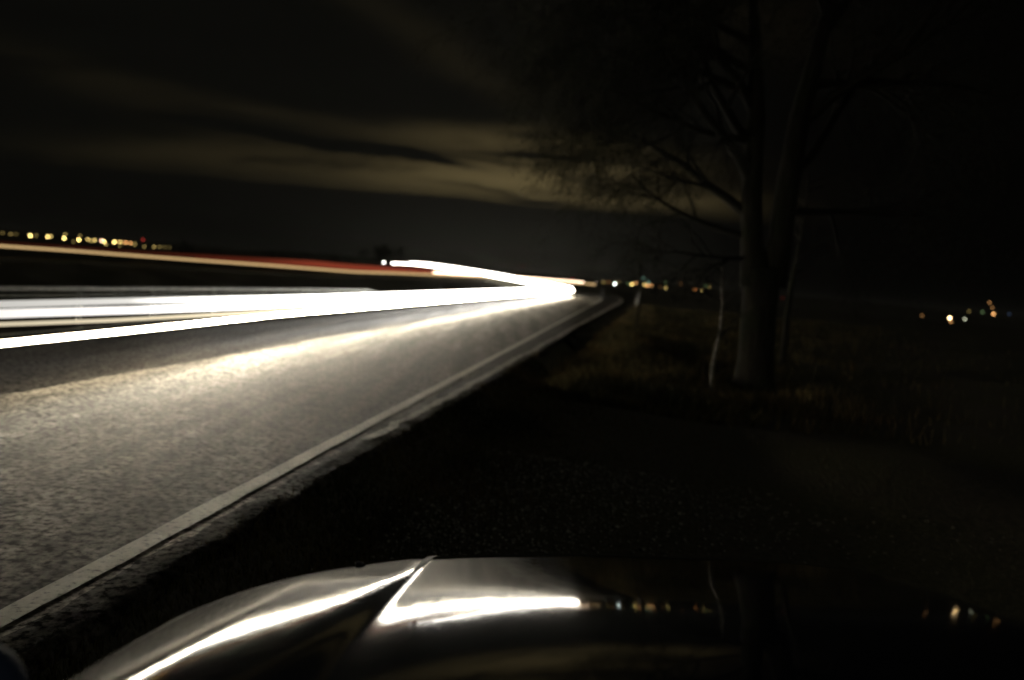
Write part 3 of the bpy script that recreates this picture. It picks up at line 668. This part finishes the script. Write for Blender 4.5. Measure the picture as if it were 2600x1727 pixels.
def ordw(n):
    if n <= 20: return ORD[n]
    if n < 30: return 'twenty-'+ORD[n-20]
    if n == 30: return 'thirtieth'
    return 'thirty-'+ORD[n-30]
def lamps(lst, where, group, rglobe, gain):
    order = sorted(range(len(lst)), key=lambda i: lst[i][0][0]/lst[i][0][1])
    for k, i in enumerate(order):
        (x, y, z), br, c = lst[i]
        key = (c, br, rglobe)
        if key not in emc: emc[key] = emis('lamp_glow', COL[c], gain*br**1.4)
        gz = float(ground_z(x, y)); h = max(z-gz, 2.0)
        s = empty('street_lamp', (x, y, z-h))
        how = 'glaring' if br >= 4 else 'bright' if br >= 1.5 else 'soft' if br >= .7 else 'faint'
        tag(s, '%s %s street light, %s from left in %s' % (how, CN[c], ordw(k+1), where), 'street lamp', group)
        MB().tube([(0, .35, 0), (0, .35, h*.6), (0, .32, h+.25), (0, .12, h+rglobe+.14)], [.11, .09, .06, .05], 6).build('pole', mast, s)
        MB().box((0, .05, h+rglobe+.12), (.7, .5, .14), 0, .04).build('lamp_head', mast, s)
        MB().ball((0, 0, h), rglobe, 10, 7).build('globe', emc[key], s)
lamps(LAMPS_LEFT, 'the row above the amber streak', 'town lights on the left', .48, 2.8)
lamps(LAMPS_MID, 'the lights past the bundle tip', 'town lights past the bend', .40, 2.0)
lamps(LAMPS_RIGHT, 'the small cluster at the far right', 'lights at the far right', .24, 2.0)

# ------------------------------------------------------------------ grass and gravel
drym = Mat('dry_grass', Roughness=.9); drym.b.inputs['Specular IOR Level'].default_value = .1; g1 = drym.noise(.5, 3); drym.set('Base Color', drym.ramp(g1, [(.35, (.018, .02, .008)), (.55, (.06, .05, .02)), (.7, (.13, .085, .035))])); DRY = drym.m
def blades(n, xf, yr, hr, wd, seed, name, label):
    rg = np.random.default_rng(seed); y = rg.uniform(0, 1, n)**1.3*(yr[1]-yr[0])+yr[0]; x = xf(y, rg)
    z = ground_z(x, y); cl = .5+.5*np.sin(x*1.7+np.sin(y*.9)*2)*np.cos(y*.8+1)
    h = (hr[0]+(hr[1]-hr[0])*rg.uniform(0, 1, n)*(.35+.65*cl)); a = rg.uniform(0, 6.28, n)
    w = wd*(1+y/15); lean = rg.normal(0, .35, (n, 2))*h[:, None]; ux, uy = np.cos(a)*w, np.sin(a)*w
    p0 = np.stack([x-ux, y-uy, z-.02], -1); p1 = np.stack([x+ux, y+uy, z-.02], -1)
    p2 = np.stack([x+lean[:, 0]*.4+ux*.6, y+lean[:, 1]*.4+uy*.6, z+h*.6], -1); p3 = np.stack([x+lean[:, 0]+ux*.1, y+lean[:, 1]+uy*.1, z+h], -1)
    p2b = np.stack([x+lean[:, 0]*.4-ux*.6, y+lean[:, 1]*.4-uy*.6, z+h*.6], -1)
    V_ = np.stack([p0, p1, p2, p3, p2b], 1).reshape(-1, 3); k = np.arange(n)*5
    F_ = np.concatenate([np.stack([k, k+1, k+2, k+4], -1), np.stack([k+4, k+2, k+3, k+3], -1)])
    F_ = [tuple(f) if f[2] != f[3] else tuple(f[:3]) for f in F_.tolist()]
    o = mesh_obj(name, V_, F_, DRY, smooth=False); tag(o, label, 'grass', kind='stuff')
er_ = lambda y: edge_x(y)+verge_w(y)
blades(34000, lambda y, r: er_(y)-.04+np.abs(r.normal(0, .9, len(y))), (1.5, 18), (.03, .13), .0035, 21, 'verge_grass', 'short dark grass on the verge beside the broken asphalt edge')
blades(45000, lambda y, r: er_(y)+.6+.012*y+r.gamma(1.5, 1.0, len(y))*(.5+y*.05), (14, 85), (.12, .55), .006, 22, 'tall_grass', 'tall dry brown grass along the bend and round the trees')
straw = Mat('straw', Roughness=.9); straw.b.inputs['Specular IOR Level'].default_value = .1; w1 = straw.noise(.8, 3)
straw.set('Base Color', straw.ramp(w1, [(.35, (.05, .04, .018)), (.5, (.15, .11, .05)), (.68, (.27, .22, .11))])); DRY = straw.m
blades(15000, lambda y, r: er_(y)+.35+.01*y+r.gamma(1.5, .5, len(y))*(1+y*.03), (17, 78), (.06, .42), .006, 41, 'straw', 'warm brown straw tufts lit along the inside of the bend')
blades(3500, lambda y, r: 5.2+r.normal(0, 1.5, len(y)), (16.2, 20.5), (.08, .5), .005, 42, 'dry_tuft', 'pale dry grass tufts round the foot of the big tree')
stone = simple('gravel_stone', (.17, .165, .14), .55, 0, .6, 30)
rg = np.random.default_rng(31); n = 5200; V_ = []; F_ = []
ico = [(0, 0, 1), (.9, 0, .2), (.28, .85, .25), (-.72, .52, .2), (-.72, -.52, .25), (.28, -.85, .2), (0, 0, -.6)]
icf = [(0, 1, 2), (0, 2, 3), (0, 3, 4), (0, 4, 5), (0, 5, 1), (6, 2, 1), (6, 3, 2), (6, 4, 3), (6, 5, 4), (6, 1, 5)]
yy_ = rg.uniform(2.6, 9.5, n); xx_ = er_(yy_)+.35+rg.gamma(3, .55, n)*(1+.3*np.sin(yy_*1.7)); zz_ = ground_z(xx_, yy_); IC = np.array(ico)
for k in range(n):
    s_ = rg.uniform(.006, .024)*(1 if rg.uniform() < .95 else 1.8); P = IC*s_*rg.uniform(.7, 1.3, (7, 3)); P[:, 2] *= .6
    V_.append(P+np.array([xx_[k], yy_[k], zz_[k]+s_*.2])); F_.append(np.array(icf)+7*k)
o = mesh_obj('gravel', np.vstack(V_), np.vstack(F_), stone, smooth=False); tag(o, 'loose grey gravel on the dark verge in front of the bonnet', 'gravel', kind='stuff')
# ------------------------------------------------------------------ thin night haze lit by the passing headlamps
hz = MB(); hz.box((0, 0, 6.5), (9200, 9200, 49)); 
hm = bpy.data.materials.new('haze'); hm.use_nodes = True; t = hm.node_tree; t.nodes.clear()
pv = t.nodes.new('ShaderNodeVolumePrincipled'); pv.inputs['Density'].default_value = .00012; pv.inputs['Color'].default_value = (.95, .93, .88, 1); pv.inputs['Anisotropy'].default_value = .3
ot = t.nodes.new('ShaderNodeOutputMaterial'); t.links.new(pv.outputs[0], ot.inputs['Volume'])
ho = hz.build('haze', hm, smooth=False); tag(ho, kind='stuff')
